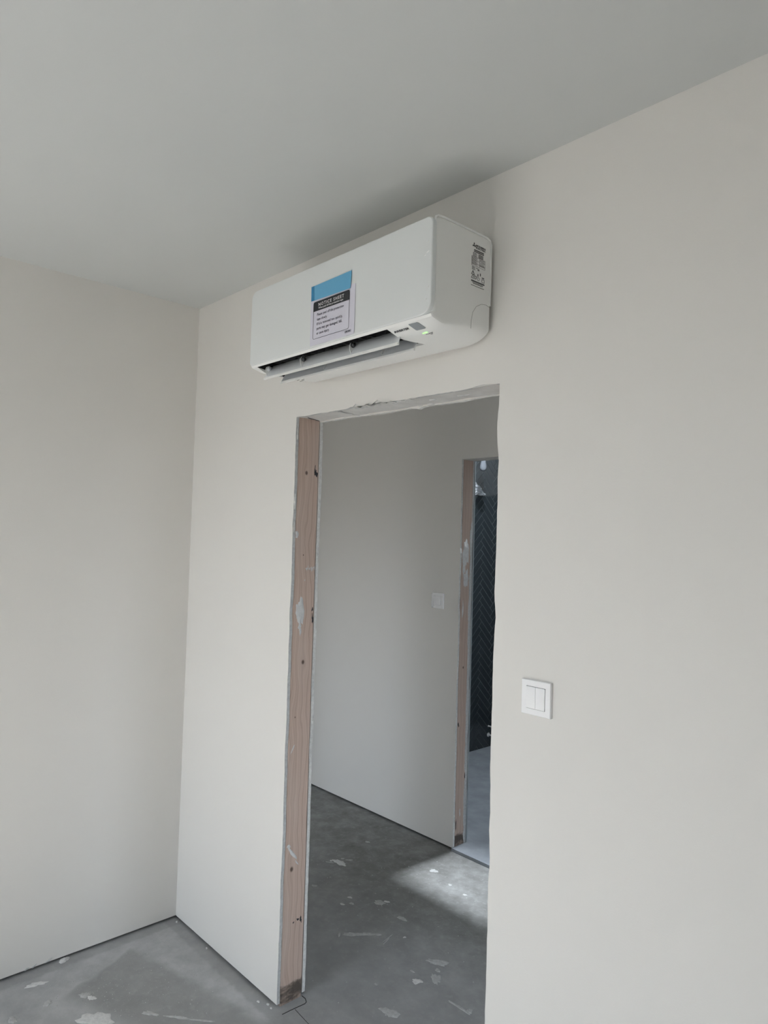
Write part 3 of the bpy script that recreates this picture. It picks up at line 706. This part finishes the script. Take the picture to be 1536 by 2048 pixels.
# notice sheet taped to the panel
PY = -.2454
notice = empty('notice_sheet', (1.275, PY, 2.236), 'white printed notice sheet held with blue tape on the air conditioner front', 'notice')
v = []; f = []; nx_, nz_ = 8, 8
for lay in (0, 1):
    for i in range(nx_+1):
        for j in range(nz_+1):
            t_, s_ = i/nx_, j/nz_
            lift = .0004+.0012*(1-s_)*(abs(t_-.5)*2)**2
            v.append((1.1745+.2035*t_-.003*s_*(1-t_), PY-lift-(.0004 if lay else 0), 2.2365+.146*s_-(.004*max(0, (t_-.88)/.12)*s_**3)))
N_ = (nx_+1)*(nz_+1)
for i in range(nx_):
    for j in range(nz_):
        a = i*(nz_+1)+j; q = (a, a+1, a+nz_+2, a+nz_+1); f.append(q); f.append(tuple(N_+k for k in reversed(q)))
for i in range(nx_):
    for j in (0, nz_): a = i*(nz_+1)+j; f.append((a, a+nz_+1, N_+a+nz_+1, N_+a))
for j in range(nz_):
    for i in (0, nx_): a = i*(nz_+1)+j; f.append((a, a+1, N_+a+1, N_+a))
link('paper', v, f, M_PAPER, notice, 60)
def nf(name, pts, mat, d, th=.0003): return flat(name, [(x, PY-d, z) for x, z in pts], mat, notice, th)
nf('blue_tape', [(1.1755, 2.3725), (1.3575, 2.3695), (1.3605, 2.4195), (1.1745, 2.4165)], M_TAPE, .0022)
nf('blue_tape_overlap', [(1.1755, 2.3725), (1.190, 2.3725), (1.188, 2.4168), (1.1745, 2.4165)], M_TAPE2, .0026)
hd = rrect(1.187, 1.3545, 2.338, 2.3665, (.0003, .0003, .006, .006), 4)
nf('title_band', hd, M_INK, .0020, .0004)
def ring(name, x0, x1, z0, z1, rad, wd, mat, d):
    a = rrect(x0, x1, z0, z1, (rad,)*4, 5); b = rrect(x0+wd, x1-wd, z0+wd, z1-wd, (rad-wd,)*4, 5); n_ = len(a)
    v_ = [(x, PY-d, z) for x, z in a]+[(x, PY-d, z) for x, z in b]+[(x, PY-d-.0003, z) for x, z in a]+[(x, PY-d-.0003, z) for x, z in b]
    f_ = []
    for k in range(n_):
        k2 = (k+1) % n_
        f_ += [(k, k2, n_+k2, n_+k), (2*n_+k, 3*n_+k, 3*n_+k2, 2*n_+k2), (k, 2*n_+k, 2*n_+k2, k2), (n_+k, n_+k2, 3*n_+k2, 3*n_+k)]
    return link(name, v_, f_, mat, notice)
ring('border_line', 1.187, 1.3545, 2.2545, 2.3665, .007, .0011, M_LINE, .0019)
def nt_(s_, x, z, width, size, mat, bold=.0, d=.0026, sq=None, spc=1.0):
    return text('notice_lettering', s_, mat, notice, (x, PY-d, z), (1, 0, 0), (0, 0, 1), width=width, size=size, bold=bold, lift=0, squash=sq, spacing=spc)
nt_('NOTICE SHEET', 1.212, 2.3505, .118, .0135, M_WHITEINK, .0002, sq=1.0, spc=1.3)
nt_('When peel off the protection tape', 1.212, 2.3425, .115, .0078, M_WHITEINK, .00012, sq=.95)
BZ = [2.3225, 2.3085, 2.2945, 2.2805, 2.2665]
for s_, z, wd in zip(('Please peel off the protection', 'tape slowly.', 'If it is removed too quickly,', 'parts may get damaged, fall,', 'or cause injury.'), BZ, (.124, .049, .120, .118, .061)):
    nt_(s_, 1.206, z, wd, .0108, M_LINE, .00022, sq=1.0, spc=1.08)
ring('tag_line', 1.338, 1.365, 2.2450, 2.2515, .0012, .0006, M_LINE, .0019)
nf('tag_print', [(1.341, 2.2468), (1.350, 2.2468), (1.350, 2.2496), (1.341, 2.2496)], M_LINE, .0021)
nf('tag_print', [(1.352, 2.2468), (1.362, 2.2468), (1.362, 2.2496), (1.352, 2.2496)], M_LINE, .0021)

# ------------------------------------------------------------------ switches
def plate(name, par, x, z, s_, y, hole):
    """square frame with a rectangular window, chamfered rim"""
    def sq(i, yy): return [(x+i, yy, z+i), (x+s_-i, yy, z+i), (x+s_-i, yy, z+s_-i), (x+i, yy, z+s_-i)]
    rs = [sq(0, y), sq(0, y-.0070), sq(.0012, y-.0088), sq(hole, y-.0088), sq(hole, y-.004)]
    v_ = [p for q in rs for p in q]; f_ = [(i*4+k, i*4+(k+1) % 4, (i+1)*4+(k+1) % 4, (i+1)*4+k) for i in range(4) for k in range(4)]
    f_.append((0, 1, 2, 3)); f_.append((16, 17, 18, 19))
    return link(name, v_, f_, M_SWITCH, par, 30)
SWX, SWZ, S = 1.7954, 1.3269-.0861, .0861
sw = empty('light_switch', (SWX+S/2, 0, SWZ), 'white square double rocker light switch on the wall right of the doorway', 'light switch', 'wall light switches')
plate('frame', sw, SWX, SWZ, S, 0, .0150)
for a, b in ((.0160, .04285), (.04325, .0701)):
    bevbox('rocker', (SWX+a, SWX+b, -.0108, -.0045, SWZ+.0162, SWZ+.0699), M_SWITCH, sw, .0008)
SX2, SZ2 = .1240, 1.286
sw2 = empty('light_switch', (SX2+S/2, YH, SZ2), 'white single rocker light switch in the dim hall beside the far doorway', 'light switch', 'wall light switches')
plate('frame', sw2, SX2, SZ2, S, YH, .0150)
bevbox('rocker', (SX2+.0172, SX2+.0689, YH-.0112, YH-.0035, SZ2+.0172, SZ2+.0689), M_SWITCH, sw2, .001)
v = []; f = []
for i in range(13):
    t_ = i/12; yy = YH-.0092-.004*abs(math.sin(t_*5)); ww = .012+.006*math.sin(t_*7)
    v += [(SX2+.0005, yy, SZ2+.002+.082*t_), (SX2+.0005+ww, yy-.0045*math.sin(t_*3.1), SZ2+.002+.082*t_)]
for i in range(12): f.append((2*i, 2*i+1, 2*i+3, 2*i+2))
pf = link('protective_film', v, f, M_SWITCH, sw2, 60); md = pf.modifiers.new('thickness', 'SOLIDIFY'); md.thickness = .0004

# ------------------------------------------------------------------ bathroom bits
bulb = empty('hanging_bulb', (-.35, 2.44, H), 'opal light bulb hanging in front of dark herringbone tiles', 'light bulb')
bl = Vector((-.35, 2.44, 2.172))
lathe('glass_bulb', [(.001, 0), (.010, .002), (.018, .007), (.0235, .017), (.025, .028), (.0235, .040), (.0205, .054), (.0175, .070), (.0165, .094)], bl, M_BULB, bulb, 24)
lathe('lamp_holder', [(.0165, .088), (.0185, .094), (.0190, .135), (.015, .150), (.006, .156)], bl, M_BULB, bulb, 20)
tube('cable', [bl+Vector((0, 0, .155)), bl+Vector((.003, 0, .3)), (bl.x, bl.y, H)], .0035, M_PIPE, bulb)
# crumpled clear film stuck to the tiles
v = []; f = []; rf = random.Random(12)
for i in range(8):
    for j in range(10):
        yy = 2.80+.13*i/7; zt = 2.145-.10*i/7
        z = 2.035+(zt-2.035)*j/9
        v.append((bx0+.004+rf.uniform(0, .03), yy+rf.uniform(-.006, .006), z+rf.uniform(-.005, .005)))
for i in range(7):
    for j in range(9):
        a = i*10+j; f.append((a, a+1, a+11)); f.append((a, a+11, a+10))
film = link('plastic_film', v, f, M_FILM); film.modifiers.new('thickness', 'SOLIDIFY').thickness = .0005
tag(film, 'crumpled clear plastic film stuck on the dark tiles behind the far doorway', 'plastic film')
for (z, hgt, lab) in ((.181, .014, 'upper small grey pipe end low on the dark tiled wall'), (.112, .034, 'lower taller grey pipe end low on the dark tiled wall')):
    st = empty('pipe_end', (bx0, 3.066, z), lab, 'pipe', 'pipe ends on the tiled wall')
    lathe('pipe', [(.006, 0), (.006, .03), (.0045, .03), (.0045, .005)], (bx0, 3.066, z), M_PIPE, st, 14, 'x')
    lathe('flange', [(hgt/2, 0), (hgt/2, .004), (.006, .006)], (bx0, 3.066, z), M_PIPE, st, 14, 'x')
# added lamp behind the bathroom lintel, unseen, lights bathroom and hall floor
LP = Vector((.316, 1.675, H))
lamp = empty('added_lamp', LP, 'small round ceiling lamp added unseen inside the bathroom to light the hall floor', 'lamp')
lathe('added_lamp_body', [(.05, 0), (.05, -.018), (.040, -.024), (.030, -.024)], LP, M_LAMP, lamp, 20)
for kind, en in (('POINT', 80), ('SPOT', 360)):
    ld = bpy.data.lights.new('added_lamp_light', kind); ld.energy = en; ld.color = (.86, .93, 1.0); ld.shadow_soft_size = .018
    lo = bpy.data.objects.new('added_lamp_light', ld); C.objects.link(lo); lo.location = LP+Vector((0, 0, -.06))
    if kind == 'SPOT':  # spot aimed to put a bright streak on the hall floor
        ld.spot_size = math.radians(31); ld.spot_blend = 1.0
        lo.rotation_euler = (Vector((.62, .93, 0))-lo.location).to_track_quat('-Z', 'Y').to_euler()
    put(lo, lamp)

# ------------------------------------------------------------------ floor marks
FU = lambda a: (math.cos(a), math.sin(a), 0); FV = lambda a: (-math.sin(a), math.cos(a), 0); UPZ = (0, 0, 1)
def splat(x, y, rx, ry, ang, seed, mat=M_SPLAT, h=.0016, rough=.35):
    return blob('plaster_splat', (x, y, 0.0003), FU(ang), FV(ang), UPZ, rx, ry, h, mat, floor, 200+seed, rough)
S1, S2 = M_SPLAT, M_SPLATD
for i, q in enumerate([
    (.012, -.470, .018, .012, 1.5, S1, .008), (.095, -.595, .034, .014, 1.2, S1), (.269, -.482, .022, .015, .6, S2), (.300, -.47, .016, .012, .2, S1), (.231, -.598, .012, .02, .4, S2),
    (.425, -.500, .055, .040, .9, S1), (.511, -.348, .028, .010, .5, S2), (.590, -.285, .045, .007, .75, S2), (.660, -.228, .04, .005, .75, S2), (.244, -.714, .02, .012, .3, S2),
    (.045, .880, .042, .022, .2, S1), (.002, .858, .008, .006, 0, S1), (.055, .935, .018, .005, .9, S2), (.02, .92, .008, .005, .9, S2), (.01, .84, .02, .004, .6, S2),
    (-.048, 1.153, .014, .010, 0, S2), (.158, .632, .014, .010, 0, S2), (.349, .694, .012, .008, 0, S1), (.372, .628, .011, .008, .3, S1), (.395, .665, .014, .007, .2, S2), (.470, .770, .03, .018, .5, S2), (.485, .80, .012, .008, .5, S1),
    (.417, 1.190, .026, .014, .3, S2), (.633, .754, .022, .014, .2, S2), (.590, .510, .045, .014, 2.2*0+.75, S2), (.630, .560, .03, .009, .75, S2), (.553, .462, .006, .016, .7, S2), (.655, .585, .02, .008, .75, S2),
    (.955, .640, .045, .018, .4, S2), (.99, .60, .012, .009, 0, S2), (1.02, .575, .008, .007, 0, S2), (.985, .490, .020, .015, .3, S1), (.930, .52, .01, .006, 0, S2), (1.02, .555, .035, .015, -.5, S2),
    (1.047, .291, .034, .022, .4, S2), (1.19, .50, .045, .007, .05, S2), (1.225, .512, .012, .010, 0, S2), (.566, 1.144, .012, .008, 0, S2), (.676, 1.127, .014, .007, .2, S2), (.90, .36, .008, .006, 0, S2), (.745, .66, .006, .006, 0, S1),
    (.715, .585, .03, .0025, 1.9, S2), (.705, .60, .035, .002, 1.8, S2)]):
    splat(*q[:5], i, q[5], q[6] if len(q) > 6 else .0014, .35)
rs_ = random.Random(21); pv = []; pf_ = []
def crumb(x, y, r_):
    k = len(pv); n_ = 6
    for t_ in range(n_): pv.append((x+r_*rs_.uniform(.6, 1.3)*math.cos(t_*math.pi/3), y+r_*rs_.uniform(.6, 1.3)*math.sin(t_*math.pi/3), 0.0))
    pv.append((x, y, r_*rs_.uniform(.4, .8)))
    for t_ in range(n_): pf_.append((k+t_, k+(t_+1) % n_, k+n_))
for _ in range(260): crumb(rs_.uniform(.12, .75), rs_.uniform(-.60, -.10), rs_.choice((.0010, .0012, .0016, .0024)))
for _ in range(300): crumb(rs_.uniform(-.1, 1.3), rs_.uniform(.15, 1.35), rs_.choice((.001, .0014, .002, .003)))
crumbs = link('plaster_crumbs', pv, pf_, M_SPLATD, floor, kind='stuff'); crumbs['label'] = 'pale plaster crumbs scattered over the concrete'
for i, (x, y, a) in enumerate(((.035, -.012, .006), (.29, -.010, .005), (.735, -.012, .006), (.76, -.016, .004), (.70, -.03, .006))):
    blob('plaster_chip', (x, y, 0), (1, 0, 0), (0, 1, 0), UPZ, a, a*.7, .004, M_SMEAR, floor, 300+i)
# screed joint lines at the door post
def crack(pts, r_): return tube('screed_crack', [(x, y, .0002) for x, y in pts], r_, M_GAP, floor, 6)
crack([(.775, .108), (.795, .108), (.812, .100), (.816, .090), (.814, .06), (.812, .03), (.811, -.004)], .0016)
crack([(.818, .046), (.85, .043), (.908, .038), (.98, .03)], .0009)
